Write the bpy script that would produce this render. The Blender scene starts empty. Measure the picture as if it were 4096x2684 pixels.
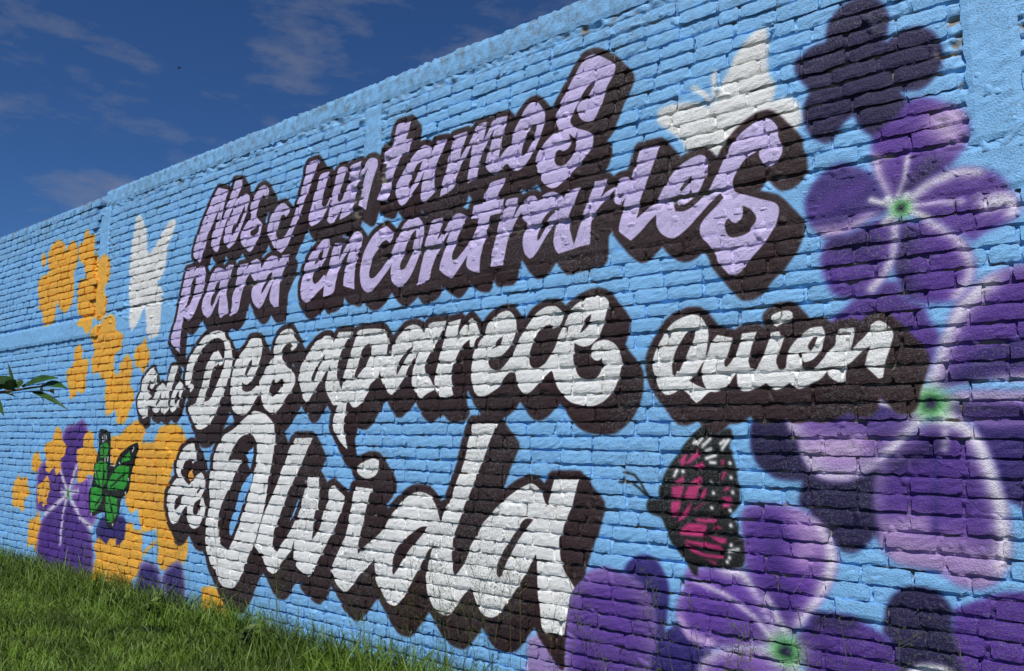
import bpy, math, random
import numpy as np
from mathutils import Vector
random.seed(7); rng=np.random.default_rng(7)
S=bpy.context.scene; C=S.collection
# ---------- camera, sky, sun, exposure
D,HC,F=4.02,1.75,1823.0
yaw,pit=math.radians(38.6),math.radians(6.73)
cd=bpy.data.cameras.new('camera'); cam=bpy.data.objects.new('camera',cd); C.objects.link(cam)
cam.location=(0,-D,HC); cam.rotation_euler=(math.pi/2+pit,0,yaw); cd.lens=36*F/2380; cd.clip_end=5000; S.camera=cam
W=bpy.data.worlds.new('World'); S.world=W; W.use_nodes=True; nt=W.node_tree
bg=nt.nodes['Background']; bg.inputs[1].default_value=0.06
sk=nt.nodes.new('ShaderNodeTexSky'); sk.sky_type='NISHITA'; sk.sun_disc=False
sk.sun_elevation=math.radians(55); sk.sun_rotation=math.radians(153); sk.altitude=600; sk.dust_density=.2; sk.ozone_density=7
tc=nt.nodes.new('ShaderNodeTexCoord'); mp=nt.nodes.new('ShaderNodeMapping'); mp.inputs['Scale'].default_value=(5,5,15)
nz=nt.nodes.new('ShaderNodeTexNoise'); nz.inputs['Scale'].default_value=1.3; nz.inputs['Detail'].default_value=8; nz.inputs['Roughness'].default_value=.6
rp=nt.nodes.new('ShaderNodeValToRGB'); rp.color_ramp.elements[0].position=.54; rp.color_ramp.elements[1].position=.75
rp.color_ramp.elements[1].color=(.45,.45,.45,1)
mx=nt.nodes.new('ShaderNodeMixRGB'); mx.inputs[2].default_value=(4.2,4.3,4.8,1)
L=nt.links.new
L(tc.outputs['Generated'],mp.inputs[0]); L(mp.outputs[0],nz.inputs['Vector']); L(nz.outputs[0],rp.inputs[0]); L(rp.outputs[0],mx.inputs[0]); hs=nt.nodes.new('ShaderNodeMixRGB'); hs.blend_type='MULTIPLY'; hs.inputs[0].default_value=1; hs.inputs[2].default_value=(.55,.82,1.15,1); L(sk.outputs[0],hs.inputs[1]); L(hs.outputs[0],mx.inputs[1]); L(mx.outputs[0],bg.inputs[0])
sl=bpy.data.lights.new('sun','SUN'); sl.energy=4.4; sl.angle=math.radians(.5); sl.color=(1,.96,.9)
so=bpy.data.objects.new('sun',sl); C.objects.link(so); so.rotation_euler=Vector((-.5,1,-1.6)).to_track_quat('-Z','Y').to_euler()
S.view_settings.view_transform='Standard'; S.view_settings.look='None'; S.view_settings.exposure=0; S.view_settings.gamma=1
# ---------- photo-plane to wall metres (the mural was painted on the wall plane y=0)
fw=np.array([-math.sin(yaw)*math.cos(pit),math.cos(yaw)*math.cos(pit),math.sin(pit)]); rt=np.array([math.cos(yaw),math.sin(yaw),0]); up=np.cross(rt,fw)
def wall(nx,ny):
    k=2380/4096; d=fw+rt*((nx*k-1190)/F)-up*((ny*k-780)/F); t=D/d[1]; return d[0]*t, HC+d[2]*t
X0,Z0,PX=-13.2,-.3,.0045; NW,NH=3080,1230
def pts(win,s):
    ox,oy,sc=win; a=[tuple(map(float,p.split(','))) for p in s.split()]
    n=len(a); out=[]
    for i in range(n):
        p0,p1,p2,p3=[np.array(a[(i+j)%n]) for j in(-1,0,1,2)]
        def ang(u,v,w): 
            x=v-u;y=w-v; return abs(math.atan2(x[0]*y[1]-x[1]*y[0],x@y))
        t1=(p2-p0)/2 if ang(p0,p1,p2)<1.0 else (p2-p1)*.5; t2=(p3-p1)/2 if ang(p1,p2,p3)<1.0 else (p2-p1)*.5
        l=np.linalg.norm(p2-p1)+1e-6
        for t in (t1,t2):
            m=np.linalg.norm(t)
            if m>l: t*=l/m
        for t in np.linspace(0,1,5)[:-1]:
            h=(2*t**3-3*t*t+1)*p1+(t**3-2*t*t+t)*t1+(-2*t**3+3*t*t)*p2+(t**3-t*t)*t2
            out.append(wall(ox+h[0]/sc,oy+h[1]/sc))
    return np.array(out)
def raster(P,M=None):
    if M is None: M=np.zeros((NH,NW),np.float32)
    x=(P[:,0]-X0)/PX; y=(P[:,1]-Z0)/PX; x2=np.roll(x,-1); y2=np.roll(y,-1)
    for r in range(max(0,int(y.min())),min(NH-1,int(y.max())+1)+1):
        for s in (.25,.75):
            yy=r+s; m=(y<=yy)!=(y2<=yy)
            if not m.any(): continue
            c=np.sort(x[m]+(yy-y[m])*(x2[m]-x[m])/(y2[m]-y[m]))
            for a,b in zip(c[::2],c[1::2]):
                a=max(0,a);b=min(NW-1,b); i,j=int(a),int(b)
                if b<=a: continue
                if i==j: M[r,i]+=(b-a)/2
                else: M[r,i]+=(i+1-a)/2; M[r,i+1:j]+=.5; M[r,j]+=(b-j)/2
    return np.minimum(M,1)
def blur(M,n):
    for ax in (0,1):
        for _ in range(2):
            c=np.cumsum(np.pad(M,[(n+1,n) if a==ax else (0,0) for a in (0,1)],mode='edge'),axis=ax,dtype=np.float64)
            M=((c[2*n+1:]-c[:-2*n-1]) if ax==0 else (c[:,2*n+1:]-c[:,:-2*n-1]))/(2*n+1)
    return M.astype(np.float32)
IMG=np.empty((NH,NW,3),np.float32); 
def rgb(c): return np.array([int(c[i:i+2],16)/255 for i in(0,2,4)],np.float32)
IMG[:]=rgb('80bbec')
def paint(M,c,o=1): 
    global IMG
    M=(M*o)[...,None]; IMG=IMG*(1-M)+rgb(c)*M
def mask(win,fills,holes=()):
    M=np.zeros((NH,NW),np.float32)
    for f in fills: M=np.maximum(M,raster(pts(win,f)))
    for h in holes: M=M*(1-raster(pts(win,h)))
    return M
def stroke(win,s,w,c,o=1,clip=None):
    ox,oy,sc=win; a=[wall(ox+float(p.split(',')[0])/sc,oy+float(p.split(',')[1])/sc) for p in s.split()]
    M=np.zeros((NH,NW),np.float32); r=int(w*3/PX)+1
    for (xa,za),(xb,zb) in zip(a,a[1:]):
        i0=max(0,int((min(xa,xb)-X0)/PX)-r);i1=min(NW,int((max(xa,xb)-X0)/PX)+r);j0=max(0,int((min(za,zb)-Z0)/PX)-r);j1=min(NH,int((max(za,zb)-Z0)/PX)+r)
        if i1<=i0 or j1<=j0: continue
        gx,gz=np.meshgrid(X0+PX*(np.arange(i0,i1)+.5),Z0+PX*(np.arange(j0,j1)+.5)); dx,dz=xb-xa,zb-za
        t=np.clip(((gx-xa)*dx+(gz-za)*dz)/(dx*dx+dz*dz+1e-9),0,1); d=np.hypot(gx-xa-t*dx,gz-za-t*dz)
        M[j0:j1,i0:i1]=np.maximum(M[j0:j1,i0:i1],np.exp(-(d/w)**2))
    if clip is not None: M=M*clip
    paint(M,c,o)
def petal(win,s,base,edge='e8e2ec',eo=.45,light=None,soft=3,ew=14):
    M=blur(mask(win,[s]),soft); paint(M,base); e=np.clip((1-blur(M,ew))*2.2-.25,0,1)*M
    if eo: paint(e,edge,eo)
    n=blur(rng.random((NH,NW)).astype(np.float32),22); n=np.clip((n-.5)*45+.35,0,1)
    paint(M*n,light or '3a2468',.4); return M
def T(i,j): return (1024*i,671*j,2.3242)
s2=2.1333; s1=1.70625
DK,PU,NV,YE='1e1444','56308f','2f2270','f2b23c'
# background flowers right
t4,t8,t12,t16,t15=T(3,0),T(3,1),T(3,2),T(3,3),T(2,3)
paint(blur(mask(t4,['545,400 548,300 575,200 640,100 740,20 850,-20 980,-20 1050,20 1090,80 1122,150 1115,250 1085,412 1160,350 1250,290 1400,248 1540,310 1620,470 1590,660 1450,820 1300,848 1220,840 1285,930 1300,1000 1200,1150 1000,1285 870,1200 800,1070 720,1140 600,1300 540,1342 400,1270 320,1060 390,845 280,720 250,620 260,560 440,430 500,410']),2),DK)
F3l=petal(t8,'575,1440 700,1330 830,1210 1000,1150 1080,1060 1220,1085 1290,1230 1460,1300 1480,1390 1600,1560 1560,1720 1500,1860 1330,2120 900,2120 600,1700',PU,eo=0)
paint(blur(mask(t12,['-20,650 -100,720 -160,850 -165,1000 -140,1120 -80,1220 0,1275 60,1320 180,1345 335,1352 310,1430 285,1520 290,1600 380,1620 420,1720 520,1780 580,1880 640,1960 700,2010 800,2022 870,1990 950,1920 1000,1845 1040,1940 1100,1800 1300,1300 1300,600 800,540 300,580']),2),DK)
paint(blur(mask(t12,['1900,560 2900,600 2900,2000 2480,1700 2380,1620 2280,1560 2200,1540 2100,1200 1940,900']),2),'31206a')
U=petal(t8,'1500,1960 1560,1800 1620,1600 1680,1440 1740,1300 1830,1180 1980,1050 2150,960 2380,905 2900,880 2900,1960 2380,1970 2000,1960 1560,2050',PU); stroke(t8,'1500,2000 1620,1620 1700,1450 1850,1240 2050,1060',.05,'efeaf2',.85,U); stroke(t12,'1600,560 1900,470 2400,420',.035,'f0ecf2',.9,U)
for a in ('1700,520 2000,200 2380,60','1700,480 2100,300 2380,240'): stroke(t12,a,.04,'2c1c62',.8,U)
R2=petal(t12,'1600,600 1800,520 2380,520 2900,540 2900,900 2380,840 2050,840 1700,760',PU); stroke(t12,'1650,590 1900,560 2380,560',.03,'d9cfe6',.7,R2); stroke(t12,'1700,680 2000,680 2380,720',.03,DK,.7,R2)
Lp=petal(t12,'1450,780 1340,910 1200,1080 1050,1200 900,1280 750,1340 600,1345 480,1310 400,1250 340,1160 310,1080 290,980 230,900 180,800 165,700 170,650 400,560 830,440 1210,420 1400,560 1480,640','8a62b4',eo=1,ew=20)
stroke(t12,'420,700 800,680 1250,690',.06,'2e2064',.9,Lp); stroke(t12,'600,860 900,860 1150,830',.04,'5a3f92',.7,Lp); stroke(t12,'500,1050 800,1050',.07,'d5bcdc',.8,Lp); stroke(t12,'1480,760 1300,950 1100,1130',.03,'f2eff4',.9,Lp); stroke(t12,'960,600 1300,690',.015,'f2eff4',.9,Lp)
B=petal(t12,'1500,800 1340,930 1200,1080 1060,1200 1000,1350 990,1500 1010,1660 1030,1810 1040,1910 1080,2000 1150,2070 1250,2120 1400,2150 1550,2180 1650,2230 1750,2300 1850,2340 1950,2350 2050,2330 2130,2280 2200,2180 2245,2080 2260,1960 2250,1760 2220,1560 2200,1500 2150,1350 2100,1200 2020,1020 1940,900 1830,800 1700,740 1600,740',PU,eo=.5)
stroke(t12,'1700,760 1860,850 1980,1010 2080,1250 2180,1600 2220,1900 2180,2150',.045,'eeeaf0',.95,B); stroke(t12,'1650,900 1640,1050',.02,'e6e0ee',.8,B); stroke(t12,'1580,1000 1400,1100 1200,1200',.05,DK,.6,B); stroke(t12,'1300,2000 1700,2050 1950,2150',.11,'cdb4d6',.7,B); stroke(t12,'1150,1800 1400,1750',.05,'cdb4d6',.6,B); stroke(t12,'1560,1150 1560,1800',.018,NV,.6,B)
for a in ('1515,630 1380,480 1400,330','1515,630 1300,650','1515,630 1650,760'): stroke(t12,a,.035,'f2f0f3',.9)
stroke(t12,'1500,630 1530,630',.07,'f0eef2'); stroke(t12,'1508,632 1524,632',.062,'2aa02a'); stroke(t12,'1510,632 1516,632',.030,DK)
# upper flower
tp=petal(t8,'975,-270 1060,-370 1200,-480 1280,-600 1340,-635 1440,-652 1540,-635 1640,-600 1740,-580 1820,-520 1860,-430 1868,-330 1840,-230 1780,-130 1650,20 1560,80 1430,170 1260,280 1180,310 1100,280 1040,190 985,60 965,-110','5d3596',eo=0); stroke(t8,'1800,-520 1600,-430 1700,-330',.07,'d2bdd8',.8,tp); stroke(t8,'985,-90 1020,90 1100,260',.03,'d8cce2',.9,tp); stroke(t8,'1300,-100 1270,100 1200,290',.015,'f0edf2',.8,tp); stroke(t8,'1500,0 1350,180',.06,DK,.7,tp)
lp=petal(t8,'345,370 345,300 380,220 450,110 560,10 700,-40 860,10 950,60 1020,140 1060,220 1110,290 1180,340 1150,400 950,480 800,580 680,640 570,655 480,620 420,560 380,500','3c2878',eo=0); stroke(t8,'450,620 700,600 950,480',.04,'e0c8e6',.8,lp); stroke(t8,'450,400 700,250 850,180',.05,PU,.7,lp)
rpt=petal(t8,'1230,340 1290,280 1400,170 1550,80 1700,20 1850,-5 2000,10 2100,50 2190,110 2240,200 2310,280 2345,360 2320,440 2250,500 2100,560 1990,620 1900,700 1850,640 1700,590 1600,520 1480,480 1380,440','5a3494',eo=0); stroke(t8,'1280,300 1500,130 1750,30 1950,20',.035,'ece6f0',.9,rpt); stroke(t8,'2050,330 2300,280 2300,400',.05,'efeaf2',.9,rpt); stroke(t8,'1300,360 1600,320 1800,320',.02,'d8cce2',.7,rpt)
br=petal(t8,'1215,480 1330,510 1460,490 1580,500 1700,590 1800,640 1870,740 1910,830 1925,930 1910,1050 1860,1130 1770,1225 1650,1250 1500,1260 1370,1250 1290,1200 1200,1000 1175,850',PU,eo=0); stroke(t8,'1520,500 1760,640 1890,850 1900,1020 1770,1200',.035,'e6dcea',.85,br); stroke(t8,'1300,650 1220,900 1300,1150',.05,DK,.6,br)
bl=petal(t8,'1190,440 1215,560 1205,700 1190,830 1150,940 1080,1050 1000,1160 920,1200 820,1215 700,1210 620,1180 570,1110 520,1000 495,900 510,800 550,690 620,650 750,630 900,550 1050,480','55318e',eo=0); stroke(t8,'1200,500 1190,780 1100,1000 980,1130',.03,'efe8f2',.9,bl); stroke(t8,'650,720 900,700',.06,DK,.6,bl)
for a in ('1240,375 960,300','1240,375 1080,520','1240,375 1480,460','1240,375 1290,250','1240,375 1110,290'): stroke(t8,a,.018,'efedf0',.9)
stroke(t8,'1225,375 1250,375',.045,'efedf0'); stroke(t8,'1235,378 1245,378',.040,'2aa02a'); stroke(t8,'1235,378 1240,378',.018,DK)
# lower flowers
paint(blur(mask(t16,['1730,985 1900,920 2000,890 2100,850 2200,830 2380,825 2900,850 2900,1800 1800,1800 1700,1400']),2),PU)
paint(blur(mask(t16,['1075,1200 1090,1050 1110,950 1160,860 1250,790 1350,770 1460,780 1560,810 1630,870 1720,1000 1710,1150 1760,1380 1850,1800 1230,1800 1150,1280']),2),DK)
paint(blur(mask(t15,['1055,640 1070,580 1130,510 1230,478 1310,500 1380,560 1430,650 1465,760 1470,880 1450,1000 1440,1100 1420,1210 1500,1140 1560,1095 1600,1180 1850,1350 1900,1800 1200,1800 1200,900']),2),NV)
petal(t15,'590,780 650,700 740,620 880,600 1000,640 1130,690 1230,780 1300,900 1330,1020 1350,1150 1350,1300 1300,1450 1250,1800 480,1800 500,1350 495,1200 510,1050 540,900','5f3a98',edge='c9b4dc',eo=.5,ew=24)
petal(t15,'160,1250 300,1220 420,1330 500,1420 500,1800 100,1800','a58cc4',eo=.3)
U2=petal(t15,'1640,600 1800,600 2100,600 2190,650 2280,760 2380,900 2500,1180 2480,1330 2200,1330 2000,1340 1870,1350 1750,1320 1640,1260 1590,1180 1535,1060 1540,960 1570,850 1610,720','663ca4',edge='cdb2dc',eo=.5); stroke(t15,'2000,600 2150,630 2330,850 2480,1150',.045,'efeaf2',.9,U2); stroke(t15,'1700,720 2000,860 2250,1050 2420,1250',.018,'d8cce4',.8,U2); stroke(t15,'1560,1080 1650,1230 1850,1300',.03,'d4b8e0',.8,U2)
U1=petal(t16,'-190,20 0,10 180,30 300,60 450,150 530,220 620,400 645,500 635,620 600,740 540,850 400,1050 320,1130 180,1250 60,1130 -60,900 -210,560 -235,300 -240,120','653aa2',edge='e6dcec',eo=.3); stroke(t16,'480,180 600,400 610,620 500,900 330,1120',.045,'eee8f0',.95,U1); stroke(t16,'300,150 400,300 350,500',.08,'cba9d6',.7,U1); stroke(t16,'50,200 60,600 150,1000',.06,'3a2470',.6,U1); stroke(t16,'-10,880 100,1080 160,1200',.025,'e6e0ec',.8,U1)
bp=petal(t16,'200,1330 300,1200 370,1120 450,1020 600,1025 750,1040 850,1090 950,1150 1090,1225 1150,1280 1220,1400 1240,1800 500,1800 330,1500',PU,eo=0); stroke(t16,'450,1080 750,1110',.05,DK,.8,bp)
petal(t15,'1700,1800 1760,1480 1850,1400 2000,1350 2340,1340 2640,1480 2700,1800','8255b4',eo=1)
paint(blur(mask(t16,['1270,1600 1380,1500 1500,1485 1620,1500 1770,1600 1770,1900 1270,1900']),2),'eceaee')
stroke(t16,'150,1375 180,1375',.085,'f0eef1'); stroke(t16,'160,1372 170,1372',.068,'2aa02a'); stroke(t16,'162,1372 168,1372',.032,DK)
# white butterflies
w1=(2600,80,1.6594)
paint(blur(mask(w1,['750,52 780,60 788,150 780,280 795,360 833,430 825,500 808,540 870,520 930,508 975,540 1000,600 1000,700 700,900 230,880 215,810 60,690 45,640 70,590 150,560 250,550 340,552 410,590 440,520 470,430 520,350 560,250 620,170 700,80']),2),'e9e9e6')
for a in ('425,350 435,510','290,455 370,500 430,590'): stroke(w1,a,.018,'e9e9e6')
w2=T(0,1)
paint(blur(mask(w2,['1300,438 1330,470 1355,560 1370,640 1370,760 1400,800 1440,740 1490,640 1540,550 1600,478 1638,485 1630,560 1560,740 1545,900 1500,1030 1460,1065 1510,1140 1500,1280 1480,1560 1400,1600 1370,1540 1345,1280 1310,1370 1270,1460 1220,1520 1200,1440 1205,1250 1200,1100 1215,1020 1200,940 1230,700 1250,560 1270,470']),2),'e9e9e6')
# yellow shapes
y1=(80,860,1.8667); y2=(220,1240,1.8667); y3=(20,1660,2.24); y4=(340,1660,1.8667); y5=(0,1960,1.8667); y6=(340,2060,1.7917)
for w,ss in ((y1,['190,278 205,320 200,390 185,390 173,340','300,185 350,220 355,290 380,220 415,193 435,220 450,310 430,390 415,450 420,530 400,670 350,740 310,690 290,640 280,740 250,810 185,838 180,740 155,700 150,500 180,460 225,430 225,330 250,230','520,108 542,150 575,150 570,290 590,350 610,310 640,290 665,340 670,450 630,560 650,640 630,760 590,790 565,760 545,860 510,895 490,840 445,830 445,800 465,790 440,640 455,510 480,480 510,480 490,370 460,340 455,230 490,200 500,130']),
 (y2,['190,253 205,300 205,370 250,365 250,440 230,520 230,590 200,630 170,600 150,650 120,665 100,580 90,480 140,400 150,290','330,110 370,60 420,30 450,60 450,145 510,180 495,300 450,325 450,465 480,490 500,390 545,330 580,380 575,480 560,555 590,600 580,700 550,790 515,855 470,845 455,740 400,795 380,750 380,620 385,525 350,510 345,465 290,480 280,380 300,300 278,230 290,150','680,198 695,280 715,340 700,390 660,475 640,430 605,430 600,300 660,240']),
 (y3,['475,105 510,140 515,220 550,270 540,360 500,400 500,500 465,540 440,460 400,520 370,500 370,390 355,330 370,260 430,230 450,140','300,325 320,390 325,440 290,520 245,480 255,360','130,525 150,570 200,550 205,640 225,700 180,760 170,850 150,870 130,825 70,820 75,640 110,560','380,543 400,570 405,680 380,740 370,800 350,825 335,770 300,795 295,640 340,600 350,560','760,140 795,170 795,290 825,330 810,550 740,530 700,600 660,610 645,560 660,460 640,400 650,310 700,290 720,170']),
 (y4,['-340,1 ' if 0 else '200,160 260,150 330,80 390,35 440,80 450,130 430,215 470,205 520,210 560,100 640,70 720,90 750,170 760,200 680,330 640,460 620,560 600,660 640,880 660,900 540,980 540,850 430,880 400,700 340,740 300,620 310,560 400,230 200,390 190,260']),
 (y5,['290,150 305,240 325,300 290,460 260,450 250,400 205,430 220,220 260,215','500,355 525,390 545,500 520,640 480,640 425,560 430,450 460,420','620,328 635,400 655,440 635,550 600,540 570,430 600,350']),
 (y6,['100,160 140,200 150,220 180,165 225,175 232,225 280,180 300,60 340,55 355,105 405,110 410,380 330,480 300,560 130,600 40,520 60,360 80,330 70,210','530,90 620,90 740,120 740,200 720,330 600,400 540,390 525,330','840,520 920,515 1030,590 1080,760 830,720 ','500,180 510,200 430,290 415,280'])):
    if w is y6:
        petal(w,'85,160 95,60 180,-20 290,20 295,60 285,180 232,235 150,215','2f2270',eo=0)
    paint(blur(mask(w,ss),2),YE)
# purple flower left
for s,c in (('560,95 620,90 700,35 740,120 730,300 690,420 600,640 560,660 500,480 520,180',PU),('300,480 350,420 500,500 570,680 400,880 280,850 290,600','5c3494'),('600,660 660,600 790,550 760,700 830,860 790,990 730,1010 640,860','7c52ae'),('560,720 600,800 750,1000 800,1350 740,1500 600,1500 400,1480 280,1280 330,950 400,850','55318e')):
    M=petal(y3,s,c,edge='d8c2e2',eo=.6); 
for s in ('568,706 500,500','568,706 650,440','568,706 360,890','568,706 520,900 500,1150','568,706 680,930 780,1010','568,706 660,680','568,706 500,680'): stroke(y3,s,.03,'e6e0ee',.9)
stroke(y3,'566,690 566,725',.035,'2aa02a'); stroke(y3,'566,700 566,715',.014,DK)
paint(mask(y3,['475,105 510,140 515,220 550,270 540,360 500,400 500,500 465,540 440,460 400,520 370,500 370,390 355,330 370,260 430,230 450,140','380,543 400,570 405,680 380,740 370,800 350,825 335,770 300,795 295,640 340,600','760,140 795,170 795,290 825,330 810,550 740,530 700,600 660,610 645,560 660,460 640,400 650,310 700,290 720,170']),YE)
for s in ('370,470 400,340 470,340 520,380 550,500 540,640 330,600','550,460 600,370 680,325 710,400 720,620 600,680'): petal(y6,s,'33246f',eo=.6)
# green butterfly
g=(300,1680,1.8667)
paint(mask(g,['200,66 245,80 270,130 265,340 300,350 340,260 400,200 470,165 480,200 430,380 400,540 350,590 330,700 300,790 270,815 240,790 220,690 205,690 140,720 110,690 105,560 130,465 150,330 180,200 180,90']),'0d0d0c')
for s in ('190,190 240,165 255,200 240,285 190,280','160,330 205,300 240,340 235,450 215,505 150,450','360,290 410,235 420,300 350,320','245,510 260,440 330,345 410,350 390,470 370,520 260,525','130,490 205,515 200,590 160,670 120,690 115,580','225,550 320,590 310,720 270,765 240,760'): paint(mask(g,[s]),'2a9a2c')
for s in ('195,500 160,380','215,500 215,340','270,500 380,400','230,520 150,640','250,540 290,740','215,190 215,280'): stroke(g,s,.012,'0d0d0c')
for s in ('208,130 212,160','222,115 224,150','240,120 244,150','225,290 228,305','250,280 248,305','430,235 440,210','335,320 340,330','125,700 126,703','285,780 286,784','402,440 403,455','380,545 381,548','148,380 148,388'): stroke(g,s,.014,'ececec')
# pink butterfly
pb=(2460,1660,s2); K='10100f'
paint(blur(mask(pb,['850,38 885,60 880,180 930,130 990,113 1008,160 980,270 1000,330 1040,460 1050,560 1070,650 1060,770 980,860 1040,920 1055,1040 1105,1060 1115,1240 1090,1300 960,1310 800,1300 715,1290 712,1375 680,1360 620,1270 520,1130 440,980 400,880 300,840 275,780 290,720 380,720 385,620 440,480 560,310 640,200 780,70']),1),K)
for s in ('630,300 600,430 570,440 550,390','700,285 735,340 620,435 610,410','740,395 775,430 760,465 640,455','520,560 590,515 600,580 500,582','650,570 720,515 750,530 750,590 640,590','490,610 600,600 570,715 485,715','630,605 740,600 690,720 585,715','780,615 790,650 760,710 700,720','485,735 570,735 540,850 510,885 485,850','660,735 570,840 540,920 620,860','800,730 660,830 700,780','905,380 950,390 915,450','920,480 965,490 905,575','960,600 990,630 920,665','920,695 1000,700 1010,740 920,740','920,750 1020,765 920,800','680,880 880,890 860,925 720,910','570,975 640,920 795,935 780,1040 560,1020','820,980 880,940 935,970','800,1025 960,1050 960,1095 900,1090','600,1060 900,1110 940,1160 780,1130 640,1090','600,1070 740,1170 920,1200 930,1230 760,1205 640,1150','760,1220 880,1260 860,1280'): paint(blur(mask(pb,[s]),1),'c22d72')
for s in ('680,240 700,205','705,250 745,200','750,270 815,205','780,305 820,290','785,370 860,345','820,405 860,408','510,520 530,475','905,245 935,220','915,295 970,215','580,480 584,486','985,408 987,414','993,530 995,536','1010,658 1012,664','845,662 847,668','825,575 826,580','826,790 829,794','984,812 986,816','994,940 996,946','1000,1107 1001,1111','980,1160 1060,1145','985,1215 986,1219','965,1250 967,1256'): stroke(pb,s,.011,'f0f0ee')
for s in ('95,490 170,510 230,590 300,710','50,570 150,575 220,630 295,710'): stroke(pb,s,.008,'1a2226')
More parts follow.
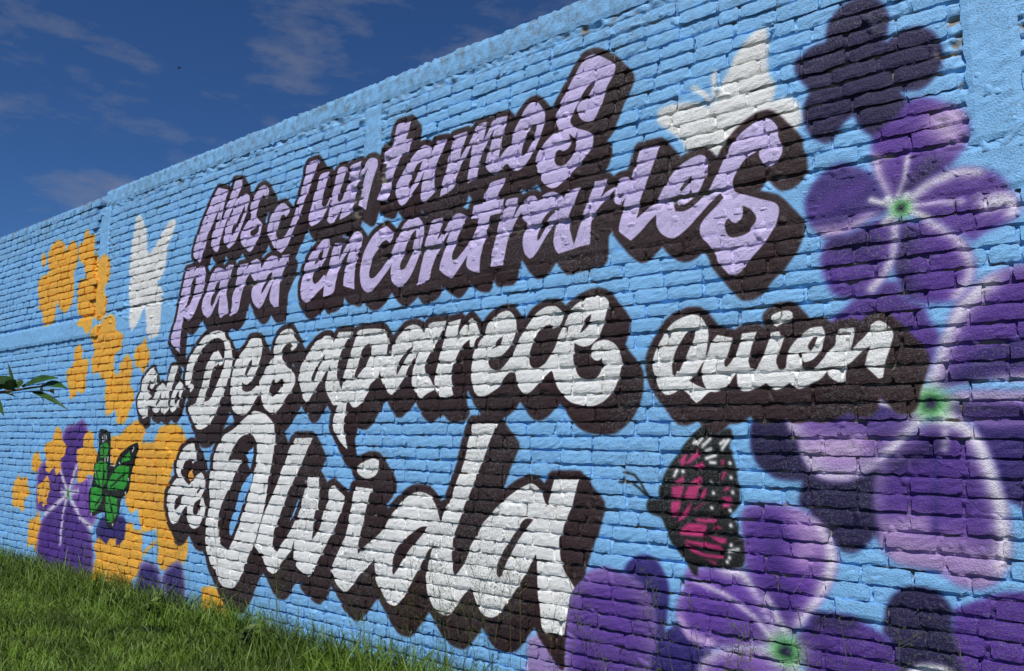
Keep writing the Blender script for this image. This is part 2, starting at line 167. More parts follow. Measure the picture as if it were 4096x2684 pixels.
# lettering
A=(760,660,s2);Bw=(1200,560,s2);Cw=(1600,420,s2);E_=(680,1000,s2);Fw=(1180,840,s2);G=(1640,740,s2);H=(2080,640,s2);I=(2440,440,s1)
LIL=[(A,['245,195 328,212 300,320 275,410 255,525 285,440 320,340 355,240 390,130 460,127 430,220 395,295 345,400 300,520 268,630 240,735 222,745 183,705 180,670 215,530 245,410 263,345 210,470 165,580 130,700 100,800 85,835 40,790 32,740 60,640 100,520 150,400 200,280','480,240 510,265 510,310 480,430 430,560 385,660 330,715 300,680 293,620 300,560 320,490 360,400 385,320 430,265','640,170 670,195 680,230 660,285 635,285 635,250 605,290 580,360 565,430 575,455 605,490 615,530 600,600 560,670 540,720 515,745 480,725 440,670 432,640 440,580 480,510 515,455 515,400 530,320 570,230 605,190','1015,-15 1100,-48 1095,0 1050,110 1000,260 940,430 880,570 840,670 800,740 780,752 720,710 690,650 665,590 668,540 690,460 720,390 760,340 810,325 850,370 850,410 820,445 805,420 780,440 755,520 740,580 745,620 775,635 810,610 850,540 890,440 920,330 950,240 985,100'],['470,342 440,400 405,490 375,520 355,600 370,600 400,540 440,470 465,400','550,540 570,510 585,520 580,570 545,605 515,600 515,560']),
(Bw,['180,300 262,270 235,370 205,470 190,545 200,572 225,560 265,480 295,390 320,290 335,245 370,228 410,238 385,320 355,400 330,480 330,520 345,530 370,500 395,420 425,320 440,225 530,180 515,250 490,330 540,240 590,165 635,152 665,170 665,220 645,285 620,360 590,480 565,600 497,555 515,460 545,340 585,235 530,310 490,375 470,450 455,520 435,625 342,685 365,570 330,640 300,695 262,720 238,690 245,620 270,500 215,620 170,700 105,740 82,715 80,650 100,580 135,440','845,-135 953,-172 930,-80 905,-5 963,-12 928,120 868,136 835,210 805,300 775,400 735,530 658,510 690,410 715,300 738,205 705,200 725,75 775,58 800,0 820,-70'],[]),
(Cw,['230,342 265,368 272,400 310,305 402,290 370,380 325,480 290,570 298,640 295,745 240,805 198,838 180,800 182,730 192,650 215,565 170,660 110,750 50,840 15,862 -10,840 -35,760 -30,690 10,610 60,520 110,440 180,360','460,265 578,225 560,300 530,380 515,455 560,380 610,290 660,178 745,148 730,230 712,305 750,240 800,130 925,97 905,170 880,260 858,370 848,462 890,400 950,325 965,250 985,190 1030,110 1075,38 1110,-5 1150,-32 1190,-10 1225,40 1242,90 1225,190 1190,280 1150,380 1110,460 1060,520 1000,562 960,555 928,508 905,510 860,560 800,605 740,545 732,500 750,430 775,330 805,208 760,290 720,380 690,470 665,560 655,615 575,670 585,560 600,470 615,380 632,300 585,410 530,500 490,600 460,712 337,785 360,680 390,580 405,480 430,400 455,300'],['198,478 150,515 105,610 70,690 80,714 125,660 165,570','1160,165 1165,195 1140,280 1100,370 1060,430 1035,435 1045,370 1080,270 1120,190']),
(T(2,0),['760,508 820,520 920,570 965,605 968,640 940,720 880,830 840,960 790,1080 740,1135 690,1135 640,1105 610,1050 605,1000 640,945 700,915 745,840 778,770 755,765 700,820 640,920 590,1010 545,1110 555,1160 610,1195 700,1220 745,1245 762,1290 745,1380 690,1460 600,1560 500,1670 430,1740 370,1753 300,1710 250,1620 220,1520 240,1440 300,1330 380,1240 435,1200 412,1150 408,1080 440,980 500,860 570,730 640,600 690,535'],['540,1245 590,1300 600,1360 560,1460 480,1540 420,1540 400,1490 410,1420 440,1395 480,1405 530,1370 550,1320']),
(E_,['145,165 222,140 208,190 240,150 275,135 300,148 312,190 300,270 272,370 232,480 190,572 155,606 118,568 108,610 100,690 88,800 91,882 50,840 8,775 30,680 60,560 90,400 120,270','385,165 435,152 470,175 500,130 548,128 525,210 490,300 478,360 490,440 498,535 435,582 415,550 415,480 428,380 385,480 345,560 315,580 285,550 270,495 278,430 310,350 340,260','600,125 670,112 650,170 700,100 745,75 772,95 775,180 700,190 660,240 620,340 600,420 580,515 520,568 515,550 530,450 530,400 550,330 575,230 580,180','870,50 915,55 935,105 962,45 1025,38 1000,110 965,200 940,265 932,350 925,482 885,488 852,440 850,380 880,255 830,375 785,475 755,502 725,475 698,420 695,350 720,270 695,220 705,165 780,150 815,90'],['230,215 205,250 175,350 150,440 135,500 165,470 200,380 225,290','435,262 400,290 365,370 345,450 350,480 365,470 395,400 420,330','875,185 840,210 800,290 775,370 790,360 830,290 860,230']),
(Fw,['265,242 295,252 300,300 275,390 225,475 160,530 150,570 152,615 168,632 200,610 245,555 262,560 250,640 200,695 140,762 100,793 65,775 48,720 50,640 70,540 105,440 145,365 200,300 235,255','345,285 415,278 395,350 378,430 420,350 470,250 500,195 525,180 548,190 580,230 555,310 530,390 515,480 505,580 505,678 412,648 415,580 440,460 482,320 430,400 380,490 350,600 325,705 238,745 245,660 275,530 300,430 325,340','782,133 845,195 838,245 812,285 785,258 745,280 705,340 665,410 640,490 632,560 645,585 675,578 740,500 800,410 830,370 825,460 745,580 660,685 625,705 590,692 562,640 553,560 558,470 575,400 615,310 665,225 725,165','1020,55 1060,65 1095,110 1107,170 1095,270 1060,380 1020,490 975,580 925,640 890,668 845,635 820,590 815,530 825,440 820,380 850,300 900,180 960,90'],['245,340 215,360 185,430 175,472 200,450 235,390','1030,165 1000,200 955,310 920,400 895,480 905,512 935,500 980,410 1015,300 1030,220']),
(G,['690,-20 820,-60 795,15 760,70 740,130 808,118 780,240 690,265 665,370 640,460 610,570 592,680 592,748 540,740 490,710 480,670 490,600 440,680 380,770 355,800 300,770 248,725 255,680 285,580 310,490 355,368 300,460 250,555 210,640 180,730 160,808 60,860 80,760 110,620 135,500 165,400 195,310 290,280 270,360 238,475 300,380 350,290 395,248 440,243 485,268 455,340 420,420 380,530 358,610 362,642 390,638 440,580 505,490 550,420 575,340 592,283 523,292 540,178 625,160 640,80 665,30','835,125 925,107 910,190 868,300 915,220 965,145 1020,100 1070,93 1090,130 1092,160 1050,200 950,240 870,370 835,470 810,590 795,685 690,700 695,620 720,490 745,390 770,290 800,220 815,160'],[]),
(H,['30,375 110,375 155,355 200,308 250,282 300,275 345,295 378,325 400,275 440,253 520,233 480,330 440,430 418,500 425,590 445,670 460,722 490,620 520,520 545,450 575,370 610,270 640,185 750,162 725,240 690,325 750,265 830,215 835,180 880,150 925,145 945,185 920,270 895,340 850,383 812,370 800,330 810,255 760,310 690,390 640,460 608,515 603,620 597,722 500,742 450,762 330,800 300,765 285,690 295,600 312,515 230,640 170,745 110,830 78,842 40,800 22,720 30,630 62,540 20,500 15,440'],['295,412 240,460 195,525 160,600 145,685 165,675 210,590 255,500 310,450']),
(I,['205,265 345,235 320,310 280,420 240,530 205,640 180,742 240,690 310,635 340,590 370,530 420,445 480,380 560,330 620,308 655,322 668,360 660,430 620,540 570,595 510,645 465,650 440,615 433,645 447,690 500,692 570,655 630,590 680,540 705,490 740,420 780,330 830,240 880,170 950,110 1010,70 1065,55 1110,75 1145,120 1150,180 1175,250 1172,300 1140,350 1100,380 1060,380 1030,340 1015,300 1030,255 990,290 930,330 880,400 845,470 840,520 860,560 930,580 1040,610 1120,630 1150,660 1152,710 1122,806 1072,886 1022,951 962,1016 902,1091 867,1121 822,1131 772,1081 737,1036 727,996 672,916 622,866 612,806 632,758 672,711 722,658 774,601 750,566 662,658 572,761 502,831 442,873 392,871 342,836 317,786 314,715 260,770 200,840 140,893 62,830 62,790 85,690 120,560 160,420 185,340'],['560,450 510,500 480,545 490,560 530,515 555,480','902,656 907,696 897,741 862,771 832,764 812,741 792,756 785,796 797,846 832,871 892,861 952,831 957,806 992,766 995,726 962,681 922,658'])]
Kw=(540,1300,s2);Lw=(1000,1240,s2);Mw=(1500,1220,s2);Nw=(1960,1140,s2);O=(2580,1200,s2);R=(640,1700,s1);Tw=(1200,1780,s1)
SOL=[(Kw,['168,362 185,420 188,470 165,530 148,550 130,535 145,470 125,490 110,545 120,575 150,610 105,640 110,690 105,780 75,800 45,760 25,700 25,640 50,580 65,500 90,430 125,390','235,492 262,525 265,560 240,640 225,700 200,745 175,752 148,725 140,690 105,690 110,640 160,620 185,545','322,350 375,345 350,430 325,510 300,570 300,620 285,665 290,720 250,765 225,735 230,690 235,620 265,540 290,440','385,482 410,500 415,540 400,600 375,680 350,730 325,748 305,720 315,690 300,685 320,610 350,530'],['232,555 218,610 185,675 190,690 225,640','380,545 360,600 340,650 350,680 375,620'])]
DES=[(Kw,['430,470 440,400 455,320 490,250 530,190 590,110 650,65 710,48 760,65 778,115 810,150 835,230 838,300 820,400 785,520 755,600 715,700 670,790 620,865 575,892 540,888 512,850 485,790 458,720 460,690 520,670 540,620 560,560 575,500 595,420 620,340 650,280 690,222 720,218 738,250 757,290 750,330 725,350 710,328 675,370 650,450 630,520 600,600 590,655 635,640 675,570 715,480 750,380 770,280 770,180 755,140 715,112 670,122 620,155 560,240 515,340 490,430 470,515 440,518','455,530 480,577 500,550 503,512 480,500'],[]),
(Lw,['49,236 94,243 109,298 99,388 69,498 19,598 -31,645 -63,618 -66,673 -36,698 4,693 49,658 104,578 139,508 175,440 203,400 208,330 235,245 280,185 335,160 368,172 382,225 405,260 405,305 385,335 360,350 350,330 372,308 335,275 300,310 275,360 272,410 305,465 350,510 388,560 388,620 365,680 310,760 255,845 200,895 165,870 125,830 110,790 97,692 50,780 0,855 -41,893 -81,896 -131,863 -161,768 -161,658 -151,558 -121,448 -81,378 -31,318 9,248','500,370 560,285 640,225 690,222 718,272 765,190 885,185 840,250 800,330 770,420 753,500 755,580 780,680 800,600 835,470 865,360 895,260 930,180 1000,165 1070,160 1150,165 1175,220 1185,290 1168,400 1140,470 1112,525 1087,587 1040,640 1010,710 960,790 920,828 885,830 860,800 840,760 830,810 822,878 804,952 808,1044 827,1135 831,1189 776,1135 730,1044 712,952 730,878 758,814 720,815 690,770 660,700 655,620 672,540 690,462 600,630 540,720 510,775 485,787 460,755 440,680 415,600 420,560 450,460'],['19,418 -11,468 -36,528 -46,578 -31,568 -6,518 19,468','180,640 205,590 215,625 240,615 275,585 290,600 280,640 245,700 195,742 170,720 170,670','650,380 600,440 560,500 530,580 530,615 550,600 590,490 640,410','1035,295 1045,330 1020,410 990,480 940,550 905,600 900,560 930,460 960,350 990,310']),
(Mw,['48,565 100,443 115,430 160,340 210,260 280,190 340,170 390,185 430,240 470,160 612,135 590,210 550,290 500,370 460,440 430,520 440,580 480,640 510,705 518,725 450,760 400,805 360,760 325,690 325,600 345,500 375,410 395,368 340,450 290,540 255,630 200,710 150,768 122,755 95,710 75,660 52,605','630,150 740,120 720,190 710,275 740,210 785,155 830,108 870,160 895,225 895,270 870,290 855,330 845,380 815,372 812,295 780,320 735,375 700,450 670,540 655,620 665,700 680,768 600,797 560,780 525,730 515,690 510,640 525,570 545,480 570,380 595,290 612,210'],['330,350 280,390 240,440 200,510 180,590 190,600 220,550 260,470 300,410']),
(Nw,['169,223 204,251 222,301 227,371 204,471 164,546 109,601 49,633 9,633 -11,606 -9,671 19,716 69,727 129,691 179,621 229,531 265,440 300,385 350,310 400,245 470,195 525,180 580,187 622,222 635,260 615,320 580,362 540,370 525,340 480,350 430,390 390,460 358,540 340,620 345,680 372,712 420,705 475,665 510,610 555,540 590,440 640,340 680,250 720,195 780,145 840,110 900,90 950,92 1000,118 1018,160 1005,240 980,330 940,430 890,490 840,522 790,525 745,510 720,495 718,580 728,680 755,755 790,795 850,803 915,790 950,740 960,670 958,625 930,645 890,640 860,605 868,575 900,562 862,555 885,505 940,475 1000,470 1060,495 1100,545 1125,620 1128,690 1110,770 1080,860 1041,927 977,991 904,1028 830,1034 757,1022 690,1000 637,954 573,860 541,745 527,734 491,770 426,835 371,899 325,927 289,922 243,862 206,743 169,751 119,811 79,871 9,921 -51,949 -101,946 -131,911 -156,811 -156,731 -141,611 -121,551 -46,421 -11,331 59,261 129,226'],['109,441 69,471 39,521 19,551 79,521 104,481','875,250 830,290 800,340 770,410 790,400 840,350 870,290']),
(O,['240,205 300,165 350,145 400,130 455,132 500,165 530,220 545,300 535,400 520,485 545,440 570,360 600,325 620,300 755,325 720,440 688,520 686,560 702,572 735,540 775,470 810,380 835,288 962,272 930,350 905,440 890,520 905,580 945,592 990,520 1030,430 1065,330 1084,278 1154,270 1164,303 1196,308 1164,403 1134,473 1124,533 1145,590 1180,590 1204,573 1224,443 1274,363 1334,298 1374,268 1424,238 1514,228 1537,283 1530,350 1500,440 1440,510 1374,533 1344,513 1344,573 1364,598 1424,593 1474,563 1534,493 1564,443 1624,383 1634,303 1664,248 1784,238 1790,290 1770,380 1744,443 1790,400 1824,363 1880,310 1924,243 1929,213 1984,178 2024,183 2064,208 2100,243 2124,293 2114,343 2084,443 2054,533 2034,663 1994,673 1944,623 1874,563 1889,523 1894,483 1929,393 1874,423 1824,473 1764,533 1724,563 1714,643 1714,693 1664,703 1614,683 1569,643 1559,608 1504,673 1424,713 1394,735 1324,758 1274,743 1240,708 1180,748 1120,770 1090,760 1040,710 1000,732 940,760 880,780 830,775 800,745 785,620 740,690 680,752 620,785 550,790 490,850 445,882 400,840 350,785 300,765 260,790 200,812 150,790 110,720 75,620 65,540 90,440 130,360 180,275','1224,91 1264,108 1269,153 1214,188 1164,208 1134,233 1094,208 1079,173 1089,133 1144,103'],['430,260 370,270 320,340 270,430 235,540 235,620 245,660 270,610 300,610 340,520 380,420 420,330','515,515 485,560 450,620 380,690 440,725 525,760 495,690 485,620 500,560','1474,313 1444,318 1409,363 1394,403 1414,438 1454,383'])]
OLV=[(R,['215,125 240,130 252,190 250,235 228,265 215,240 180,245 160,285 150,315 158,345 185,385 207,410 230,375 258,340 288,323 308,345 312,400 300,450 282,488 300,515 312,570 300,630 270,690 238,708 212,695 190,650 182,555 150,605 120,660 95,677 75,660 58,610 48,520 60,460 90,400 132,350 118,310 125,245 160,165','655,-96 720,-75 765,-38 785,0 790,60 785,150 770,250 745,370 725,500 705,600 672,720 640,850 617,864 577,974 537,1064 507,1109 467,1112 422,1094 397,1054 382,994 347,949 332,894 317,814 315,740 320,670 335,570 345,500 340,440 345,370 360,280 380,190 410,120 440,70 500,30 580,-43 620,-80','930,90 1045,88 1010,170 970,260 930,350 890,440 860,510 830,600 795,690 778,780 776,840 800,868 826,824 886,734 930,650 960,570 978,495 993,440 1000,355 1088,352 1090,440 1078,540 1060,640 1050,700 1040,785 1070,740 1097,690 1115,630 1135,550 1153,510 1158,440 1185,412 1270,488 1250,560 1220,640 1180,740 1122,844 1077,934 1047,1004 1019,1036 987,1014 937,964 917,909 922,781 897,854 837,934 797,1004 772,1016 742,994 712,934 677,854 657,824 670,760 700,640 730,560 760,500 790,430 820,350 860,240 890,160'],['130,480 105,520 100,560 115,580 140,550 150,500 160,480','285,500 245,530 232,570 235,610 250,622 265,600 272,560','275,410 250,460 260,470 280,430','600,62 640,75 662,130 660,240 640,350 612,460 580,570 540,680 500,790 470,845 450,855 425,825 405,745 402,680 415,580 445,500 480,430 520,330 563,242 510,236 468,245 490,185 520,130 560,80']),
(Tw,['500,92 545,105 545,140 530,195 500,220 455,230 415,210 393,185 395,155 430,120','380,285 495,300 470,380 448,460 430,540 412,620 398,690 400,745 430,712 480,662 560,595 600,520 640,460 680,410 740,350 800,320 860,330 910,370 940,430 962,530 993,441 1033,361 1068,261 1118,121 1163,-59 1183,-147 1353,-147 1303,-29 1243,131 1203,221 1173,311 1133,401 1103,491 1068,581 1048,641 1045,750 1048,860 1060,892 1078,874 1113,824 1143,764 1173,684 1213,611 1243,551 1293,491 1343,431 1413,361 1493,301 1553,271 1593,261 1643,301 1663,361 1683,426 1703,361 1723,301 1743,236 1908,236 1883,321 1858,421 1823,501 1798,591 1778,634 1778,734 1798,824 1833,904 1878,979 1853,1034 1833,1124 1818,1214 1803,1304 1678,1284 1653,1224 1648,1124 1633,1024 1623,924 1618,744 1593,784 1553,864 1503,944 1453,1024 1403,1094 1363,1154 1318,1177 1263,1164 1223,1114 1198,1044 1168,974 1121,1025 1081,1085 1041,1140 1006,1165 961,1150 921,1115 891,1055 871,965 866,895 881,805 921,665 861,755 811,855 751,965 711,1035 671,1085 646,1097 601,1075 571,1025 531,935 516,855 511,775 481,815 431,865 381,935 341,985 311,1007 261,955 231,895 211,855 240,790 270,710 310,630 330,560 340,470 358,400'],['875,555 830,560 770,600 710,650 660,720 640,780 635,870 645,885 680,830 720,760 780,680 840,610','1598,509 1543,504 1493,564 1443,644 1393,724 1353,814 1348,884 1363,906 1383,884 1413,804 1453,724 1503,634 1553,564'])]
def words(lst): 
    M=np.zeros((NH,NW),np.float32)
    for w,f,h in lst: 
        sub=mask(w,f)
        for hh in h: sub=sub*(1-raster(pts(w,hh)))
        M=np.maximum(M,sub)
    return M
def block(M,dil,dx,dz):
    out=M.copy(); r=dil/PX
    sh=lambda a,i,j: np.roll(np.roll(a,j,0),i,1)
    base=M.copy()
    for k in range(20):
        for q in (.5,1): base=np.maximum(base,sh(M,int(round(math.cos(k*math.pi/10)*r*q)),int(round(math.sin(k*math.pi/10)*r*q))))
    n=12; out=base
    for k in range(1,n+1): out=np.maximum(out,sh(base,int(round(dx/PX*k/n)),int(round(-dz/PX*k/n))))
    return out
ws=[(words(LIL),.042,.085,.11,'cdbfe8'),(words(SOL),.035,.05,.07,'eeeeeb'),(words(DES),.045,.10,.125,'eeeeeb'),(words(OLV),.055,.13,.14,'eeeeeb')]
keep=IMG.copy(); low=(1-raster(pts(t15,'640,720 740,625 900,600 1130,690 1300,900 1350,1200 1250,1800 480,1800 500,1300 540,880')))
for M,d,dx,dz,c in ws: paint(blur(block(M,d,dx,dz)*low,1),'2c1517')
for w,s in ((R,'640,150 585,200 610,240 640,240'),(R,'635,315 570,400 540,490 515,580 480,680 475,740 490,755 520,690 550,600 600,460 630,380'),(R,'965,470 935,540 890,660 920,610')): paint(raster(pts(w,s)),'7fbdf2')
paint(raster(pts(R,'212,302 235,350 215,385 190,350')),'e8a548')
for M,d,dx,dz,c in ws: paint(M*low,c)
n=blur(rng.random((NH,NW)).astype(np.float32),5); IMG*= (1+(n-.5)*.5)[...,None]
img=bpy.data.images.new('mural_paint',NW,NH); buf=np.ones((NH,NW,4),np.float32); buf[...,:3]=np.clip(IMG,0,1)
img.pixels.foreach_set(buf.ravel()); img.update(); img.pack()
# ---------- materials
def mat(name,col,rough=.8,var=.3,scale=8,tr=0):
    m=bpy.data.materials.new(name); m.use_nodes=True; t=m.node_tree; b=t.nodes['Principled BSDF']; b.inputs['Roughness'].default_value=rough
    n=t.nodes.new('ShaderNodeTexNoise'); n.inputs['Scale'].default_value=scale; g=t.nodes.new('ShaderNodeNewGeometry'); t.links.new(g.outputs['Position'],n.inputs['Vector'])
    r=t.nodes.new('ShaderNodeValToRGB'); r.color_ramp.elements[0].position=.3; r.color_ramp.elements[1].position=.7
    r.color_ramp.elements[0].color=[c*(1-var) for c in col]+[1]; r.color_ramp.elements[1].color=[c*(1+var) for c in col]+[1]
    t.links.new(n.outputs[0],r.inputs[0]); t.links.new(r.outputs[0],b.inputs['Base Color']); return m
pm=mat('painted_masonry',(.2,.18,.16)); t=pm.node_tree; b=t.nodes['Principled BSDF']; N=t.nodes.new; L=t.links.new
g=N('ShaderNodeNewGeometry'); sx=N('ShaderNodeSeparateXYZ'); L(g.outputs['Position'],sx.inputs[0])
def mr(o,a,bb): 
    q=N('ShaderNodeMapRange'); q.inputs[1].default_value=a; q.inputs[2].default_value=bb; L(o,q.inputs[0]); return q.outputs[0]
cx=N('ShaderNodeCombineXYZ'); L(mr(sx.outputs[0],X0,X0+NW*PX),cx.inputs[0]); L(mr(sx.outputs[2],Z0,Z0+NH*PX),cx.inputs[1])
ti=N('ShaderNodeTexImage'); ti.image=img; ti.extension='EXTEND'; L(cx.outputs[0],ti.inputs[0])
def noise(s,d=4):
    q=N('ShaderNodeTexNoise'); q.inputs['Scale'].default_value=s; q.inputs['Detail'].default_value=d; L(g.outputs['Position'],q.inputs['Vector']); return q.outputs[0]
def mul(a,c,op='MULTIPLY'):
    q=N('ShaderNodeMath'); q.operation=op; q.use_clamp=True
    for i,v in ((0,a),(1,c)):
        if isinstance(v,(int,float)): q.inputs[i].default_value=v
        else: L(v,q.inputs[i])
    return q.outputs[0]
dirt=mul(mr(noise(110,6),.5,.66),mr(noise(1.6,4),.36,.66)); top=mul(mul(mr(sx.outputs[2],3.9,4.55),mr(noise(14,6),.42,.7)),.8)
m1=N('ShaderNodeMixRGB'); m1.inputs[2].default_value=(.13,.15,.15,1); L(mul(mul(dirt,.75),top,'ADD'),m1.inputs[0]); L(ti.outputs[0],m1.inputs[1])
bare=mul(mr(sx.outputs[1],.008,.016),mr(noise(7,3),.5,.62)); m2=N('ShaderNodeMixRGB'); m2.inputs[2].default_value=(.22,.19,.15,1); L(bare,m2.inputs[0]); L(m1.outputs[0],m2.inputs[1]); L(m2.outputs[0],b.inputs['Base Color'])
bu=N('ShaderNodeBump'); bu.inputs['Strength'].default_value=.7; bu.inputs['Distance'].default_value=.006; L(noise(130,5),bu.inputs['Height']); L(bu.outputs[0],b.inputs['Normal']); b.inputs['Roughness'].default_value=.7
def tag(o,label=None,cat=None,group=None,kind=None):
    for k,v in (('label',label),('category',cat),('group',group),('kind',kind)):
        if v: o[k]=v
    return o
def mesh(name,v,f,m,parent=None,smooth=False):
    me=bpy.data.meshes.new(name); me.from_pydata(v,[],f); me.materials.append(m); me.update()
    if smooth: me.polygons.foreach_set('use_smooth',[True]*len(me.polygons))
    o=bpy.data.objects.new(name,me); C.objects.link(o); o.parent=parent; return o
# ---------- the wall
root=bpy.data.objects.new('brick_wall',None); C.objects.link(root)
tag(root,'long brick wall painted blue with a lettered mural, flowers and butterflies','wall')
RP,BP,TOP=.0853,.228,4.5
def field(n,cell):
    a=rng.random(n)
    for _ in range(cell):
        for ax in (0,1): a=(a+np.roll(a,1,ax)+np.roll(a,-1,ax))/3
    return (a-a.mean())/a.std()
xs=[.9]
while xs[-1]>-13: xs.append(xs[-1]-.0085-.0013*max(0,-xs[-1]))
xs=np.array(xs); zs=np.arange(-.2,TOP-.17,.0095); nx,nz_=len(xs),len(zs)
XX,ZZ=np.meshgrid(xs,zs); h=field(XX.shape,1)*.003+field(XX.shape,4)*.0045
ph=(ZZ/RP)%1   # mortar squeezed up to the face above each brick, raked out under it
YY=.008-h+np.where(ph>.80,.012*np.clip((ph-.8)/.07,0,1),-.001)
V=np.stack([XX,YY,ZZ],-1).reshape(-1,3)
ii=np.arange(nx*nz_).reshape(nz_,nx); Q=np.stack([ii[:-1,:-1],ii[1:,:-1],ii[1:,1:],ii[:-1,1:]],-1).reshape(-1,4)
o=mesh('mortar',V.tolist(),Q.tolist(),pm,root,True); o['kind']='stuff'
mesh('wall_core',[(x,y,z) for x in(-13,.9) for y in(.05,.22) for z in(-.2,TOP-.01)],[(0,1,3,2),(4,6,7,5),(0,2,6,4),(1,5,7,3),(0,4,5,1),(2,3,7,6)],pm,root)
def relief(name,x0,x1,z0,z1,proud,tilt=0,y1=.06,step=.03,rough=.0012):
    nx=max(2,int((x1-x0)/step)); nz=max(2,int((z1-z0)/step)); v=[];f=[]
    for j in range(nz+1):
        for i in range(nx+1):
            e=(i in(0,nx))or(j in(0,nz)); v.append((x0+(x1-x0)*i/nx+(random.gauss(0,.005) if e else 0),-proud+random.gauss(0,rough)+(.006 if e else 0),z0+(z1-z0)*j/nz+(random.gauss(0,.005) if e else 0)))
    for j in range(nz):
        for i in range(nx): a=j*(nx+1)+i; f.append((a,a+1,a+nx+2,a+nx+1))
    rim=list(range(nx+1))+[(j+1)*(nx+1)-1 for j in range(1,nz+1)]+[nz*(nx+1)+i for i in range(nx-1,-1,-1)]+[j*(nx+1) for j in range(nz-1,0,-1)]
    n0=len(v); v+=[(v[r][0],y1,v[r][2]) for r in rim]; k=len(rim)
    for i in range(k): f.append((rim[i],n0+i,n0+(i+1)%k,rim[(i+1)%k]))
    return mesh(name,v,f,pm,root)
lx=wall(430,750)[0]; mxx=wall(1495,300)[0]; rx=wall(3960,150)[0]; bz=wall(1475,1170)[1]; bt=wall(1210,1104)[1]
if bt<bz+.15 or bt>bz+.35: bt=bz+.22
relief('cap_beam',lx,.88,TOP-.18,TOP,.004,y1=.24)
relief('tie_beam',-13,lx,bz,bt,.03); relief('tie_beam',lx+.01,.88,bz,bt,-.001)
for c,wd in ((lx,.24),(mxx,.2),(rx,.22)): relief('concrete_column',c-wd/2,c+wd/2,bt+.004,TOP-.184,.003)
def seen(x,z):
    d=np.array([x,D,z-HC]); w=d@fw; return (abs(d@rt)/w*F<1190 and abs(d@up)/w*F<780), w
br=[]
for r in range(-1,int(TOP/RP)+1):
    z0=r*RP+.004; z1=z0+RP*.83
    x=-13+(r%2)*BP/2+random.uniform(-.03,.03)
    while x<.8:
        l=BP*random.choice((1,1,1,1,1,.95,1.06,.55)); xc=x+l/2; ok=z1<TOP-(0 if xc<lx else .175) and not(z1>bz+.005 and z0<bt-.005)
        if z0>bt-.02: ok=ok and all(abs(xc-c)>wd/2+l/2-.05 for c,wd in((lx,.24),(mxx,.2),(rx,.22)))
        if ok:
            vis,w=seen(xc,(z0+z1)/2); br.append((0 if vis else 1,w*(1+.0*xc),x,x+l-.014*random.uniform(.6,1.5),z0+random.gauss(0,.002),z1+random.gauss(0,.003)))
        x+=l
br.sort()
def brick(x0,x1,z0,z1,n,m):
    up_=.008 if z0<bz else .002; p=random.gauss(.004,.0035)+(.003 if z0<bz else 0); tx,tz=random.gauss(0,.0015),random.gauss(0,.0009)
    if x1<lx and z0>bt: p+=.02
    v=[];f=[]
    for j in range(m+1):
        for i in range(n+1):
            e=(i in(0,n))or(j in(0,m)); c=(i in(0,n))and(j in(0,m)); u,w=i/n,j/m
            xx=x0+(x1-x0)*u; zz=z0+(z1-z0)*w
            if e: xx+=random.gauss(0,.002); zz+=random.gauss(0,.0028)
            if c: xx+=(.006 if i==0 else -.006)*random.random(); zz+=(.006 if j==0 else -.006)*random.random()
            v.append((xx,-p+tx*(u-.5)*2+tz*(w-.5)*2+random.gauss(0,.0009)+(.0025 if e else 0),zz))
    for j in range(m):
        for i in range(n): a=j*(n+1)+i; f.append((a,a+1,a+n+2,a+n+1))
    rim=list(range(n+1))+[(j+1)*(n+1)-1 for j in range(1,m+1)]+[m*(n+1)+i for i in range(n-1,-1,-1)]+[j*(n+1) for j in range(m-1,0,-1)]
    n0=len(v); v+=[(v[r][0],.035,v[r][2]) for r in rim]; k=len(rim)
    for i in range(k): f.append((rim[i],n0+i,n0+(i+1)%k,rim[(i+1)%k]))
    return v,f
VV=[];FF=[]
for i,(a,w,x0,x1,z0,z1) in enumerate(br):
    v,f=brick(x0,x1,z0,z1,*((7,4) if i<900 else (4,2)))
    if i<300: mesh('brick',v,f,pm,root)
    else: k=len(VV); VV+=v; FF+=[tuple(q+k for q in t_) for t_ in f]
mesh('brickwork',VV,FF,pm,root)['kind']='stuff'
# ---------- ground and grass
soil=mat('soil',(.05,.06,.02)); grassm=mat('grass',(.085,.15,.012),.6,.5,3); dry=mat('dry_stalk',(.10,.12,.03),.7,.4,5); leafm=mat('leaf',(.025,.065,.008),.3,.4,12); redm=mat('red_petal',(.5,.02,.05))
o=mesh('ground',[(-900,-900,0),(900,-900,0),(900,900,0),(-900,900,0)],[(0,1,2,3)],soil); o['kind']='structure'
def blades(name,n,xr,yr,hr,wd,bend):
    x=rng.uniform(*xr,n); y=yr(n); a=rng.uniform(0,6.283,n); l=rng.uniform(*hr,n)*np.where(rng.random(n)>.93,1.5,1); d=rng.uniform(0,6.283,n); bd=rng.uniform(.15,bend,n)*l; w=wd*rng.uniform(.6,1.4,n)
    c,s=np.cos(a)*w,np.sin(a)*w; P=[]
    for t_,ww in ((0,1),(.45,.8),(.8,.5)):
        for sg in(-1,1): P.append(np.stack([x+sg*c*ww+np.cos(d)*bd*t_**2,y+sg*s*ww+np.sin(d)*bd*t_**2,l*t_*(1-.25*t_*bd/l)],1))
    P.append(np.stack([x+np.cos(d)*bd,y+np.sin(d)*bd,l*(1-.3*bd/l)],1)); V=np.stack(P,1); V[...,1]=np.minimum(V[...,1],-.012); V=V.reshape(-1,3)
    k=np.arange(n)[:,None]*7; Fq=np.concatenate([k+np.array([[0,1,3,2]]),k+np.array([[2,3,5,4]])]).tolist()+(k+np.array([[4,5,6]])).tolist()
    o=mesh(name,V.tolist(),Fq,grassm); o['kind']='stuff'; return o
blades('grass',95000,(-12.8,-.6),lambda n:-rng.uniform(.01,3.4,n),(.05,.13),.004,.9)
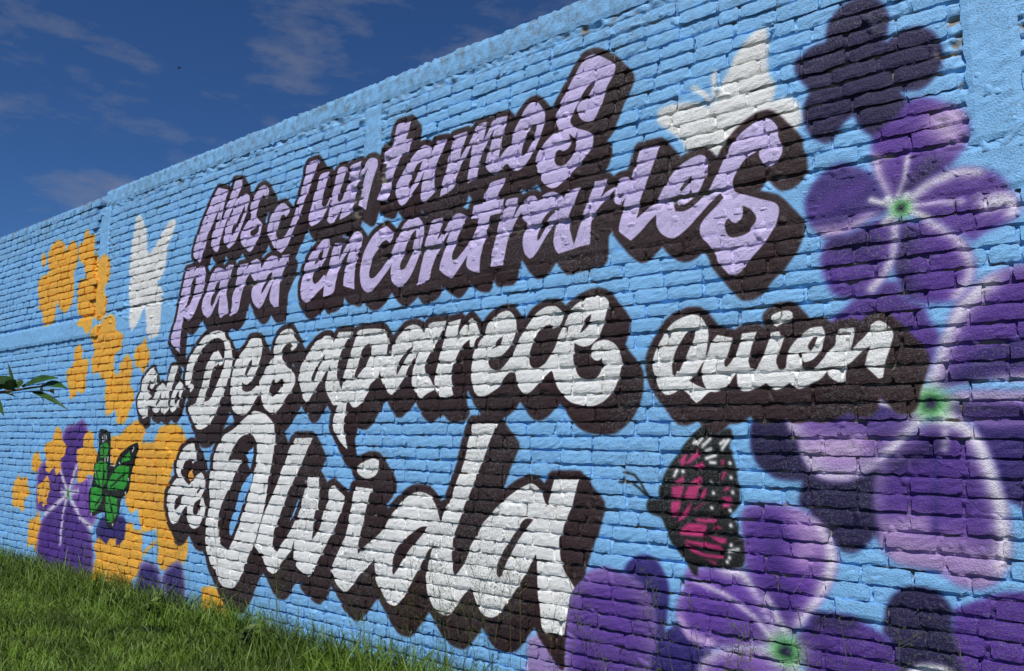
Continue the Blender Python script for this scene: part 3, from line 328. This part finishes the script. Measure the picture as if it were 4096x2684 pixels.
blades('grass_tufts',9000,(-12.8,.5),lambda n:-np.abs(rng.normal(0,.22,n))-.02,(.14,.36),.0045,1.0)
# tall seeding stalks along the wall
for i in range(46):
    x=random.uniform(-8.5,-.3) if i<16 else random.uniform(-4.4,-.3); y=-random.uniform(.06,.4); hh=random.uniform(.55,1.0); dx=random.gauss(0,.12)
    r_=bpy.data.objects.new('grass_stalk',None); C.objects.link(r_); r_.location=(x,y,0); tag(r_,'thin tall grass stalk with open seed head standing before the painted wall','grass stalk','tall seeding grass stalks along the wall')
    v=[];f=[]; cu=lambda q:(dx*q*q,-.05*q*q,hh*q)
    def seg(a,b_,w): 
        k=len(v); v.extend([(a[0]-w,a[1],a[2]),(a[0]+w,a[1],a[2]),(a[0],a[1]+w*1.5,a[2]),(b_[0],b_[1],b_[2])]); f.extend([(k,k+1,k+3),(k+1,k+2,k+3),(k+2,k,k+3)])
    for q in range(6): seg(cu(q/6),cu((q+1.2)/6),.0022)
    mesh('stem',v,f,dry,r_); v=[];f=[]
    for q in range(16):
        a=cu(random.uniform(.62,1)); an=random.uniform(0,6.28); l=random.uniform(.04,.13); b_=(a[0]+math.cos(an)*l,min(a[1]+math.sin(an)*l*.6,-y-.03),a[2]+l*.6); seg(a,b_,.0011)
        for e in range(3): u=random.uniform(.5,1); p=[a[j]+(b_[j]-a[j])*u for j in range(3)]; seg(p,(p[0]+random.gauss(0,.008),p[1],p[2]+.012),.002)
    mesh('seed_head',v,f,dry,r_)
def leafpts(p,d,l,w):
    d=Vector(d).normalized(); s=d.cross(Vector((.3,-.6,.75))).normalized(); n=s.cross(d); P=[]; q=[]
    for k in range(7):
        u=k/6; ww=w*math.sin(math.pi*min(.97,u**.8+.02)); c=Vector(p)+d*l*u-Vector((0,0,1))*l*.18*u*u
        P+=[tuple(c-s*ww+n*ww*.4),tuple(c),tuple(c+s*ww+n*ww*.4)]
    for k in range(6):
        a=k*3; q+=[(a,a+1,a+4,a+3),(a+1,a+2,a+5,a+4)]
    return P,q
# leafy branch reaching in from the left, about five metres from the camera
def at(nx,ny,w):
    k=2380/4096; d=fw+rt*((nx*k-1190)/F)-up*((ny*k-780)/F); return Vector((0,-D,HC))+Vector(d)*w
bw=5.6; brn=bpy.data.objects.new('leafy_branch',None); C.objects.link(brn); tag(brn,'leafy green branch reaching in from the left in front of the blue wall','branch')
def tube(name,ps,r,m,par):
    v=[];f=[]
    for i,p in enumerate(ps):
        rr=r*(1-.7*i/(len(ps)-1))
        for k in range(6): a=k*math.pi/3; v.append(tuple(p+Vector((0,math.cos(a)*rr,math.sin(a)*rr))))
    for i in range(len(ps)-1):
        for k in range(6): f.append((i*6+k,i*6+(k+1)%6,i*6+6+(k+1)%6,i*6+6+k))
    return mesh(name,v,f,m,par)
wd=mat('bark',(.08,.06,.03))
tube('stem',[at(-700,1640,bw+.3),at(-300,1600,bw+.1),at(0,1570,bw),at(120,1552,bw),at(230,1538,bw)],.016,wd,brn)
for (a,b_,w) in (((60,1562),(32,1422),.012),((95,1550),(236,1482),.05),((170,1540),(272,1530),.035),((120,1565),(278,1605),.022),((30,1555),(-20,1490),.06),((55,1560),(28,1510),.05),((70,1555),(85,1510),.05),((170,1530),(175,1592),.035),((95,1550),(118,1512),.025),((10,1570),(66,1578),.012),((-30,1600),(18,1640),.03),((5,1560),(-30,1530),.04),((195,1560),(217,1565),.02)):
    p,q=at(*a,bw),at(*b_,bw-random.uniform(-.15,.15)); P,Qf=leafpts(p,q-p,(q-p).length,w); mesh('leaf',P,Qf,leafm,brn,True)
# small leafy weeds in the grass
for (nx_,ny_,lab) in ((1060,2600,'small broad-leaved weed in the grass at the bottom left of the wall'),(700,2470,'low leafy weed among long grass below the yellow painted patch'),(985,2615,'tiny leafy weed beside the broad-leaved weed in the lawn')):
    d=at(nx_,ny_,1)-Vector((0,-D,HC)); p=Vector((0,-D,HC))+d*(-HC/d.z); p.y=min(p.y,-.3); r_=bpy.data.objects.new('weed_plant',None); C.objects.link(r_); r_.location=p; tag(r_,lab,'weed','leafy weeds in the grass')
    tube('stem',[Vector((0,0,0)),Vector((.01,0,.14))],.004,leafm,r_)
    for k in range(12): a=k*2.4; P,Qf=leafpts((0,0,.05+.012*k),(math.cos(a),math.sin(a),.5),.09,.024); mesh('leaf',P,Qf,grassm,r_,True)
# distant bird
p=at(718,272,40); bd=bpy.data.objects.new('bird',None); C.objects.link(bd); bd.location=p; tag(bd,'tiny dark bird flying in the blue sky above the wall','bird')
km=mat('feather',(.03,.03,.03)); tube('body',[Vector((-.12,0,0)),Vector((-.02,0,.02)),Vector((.14,0,0))],.04,km,bd)
for s_ in(-1,1): mesh('wing',[(-.04,0,.01),(.06,0,.01),(.02,.14*s_,.05),(-.05,.28*s_,.02),(0,.14*s_,.062)],[(0,1,4,2),(2,4,3)],km,bd)
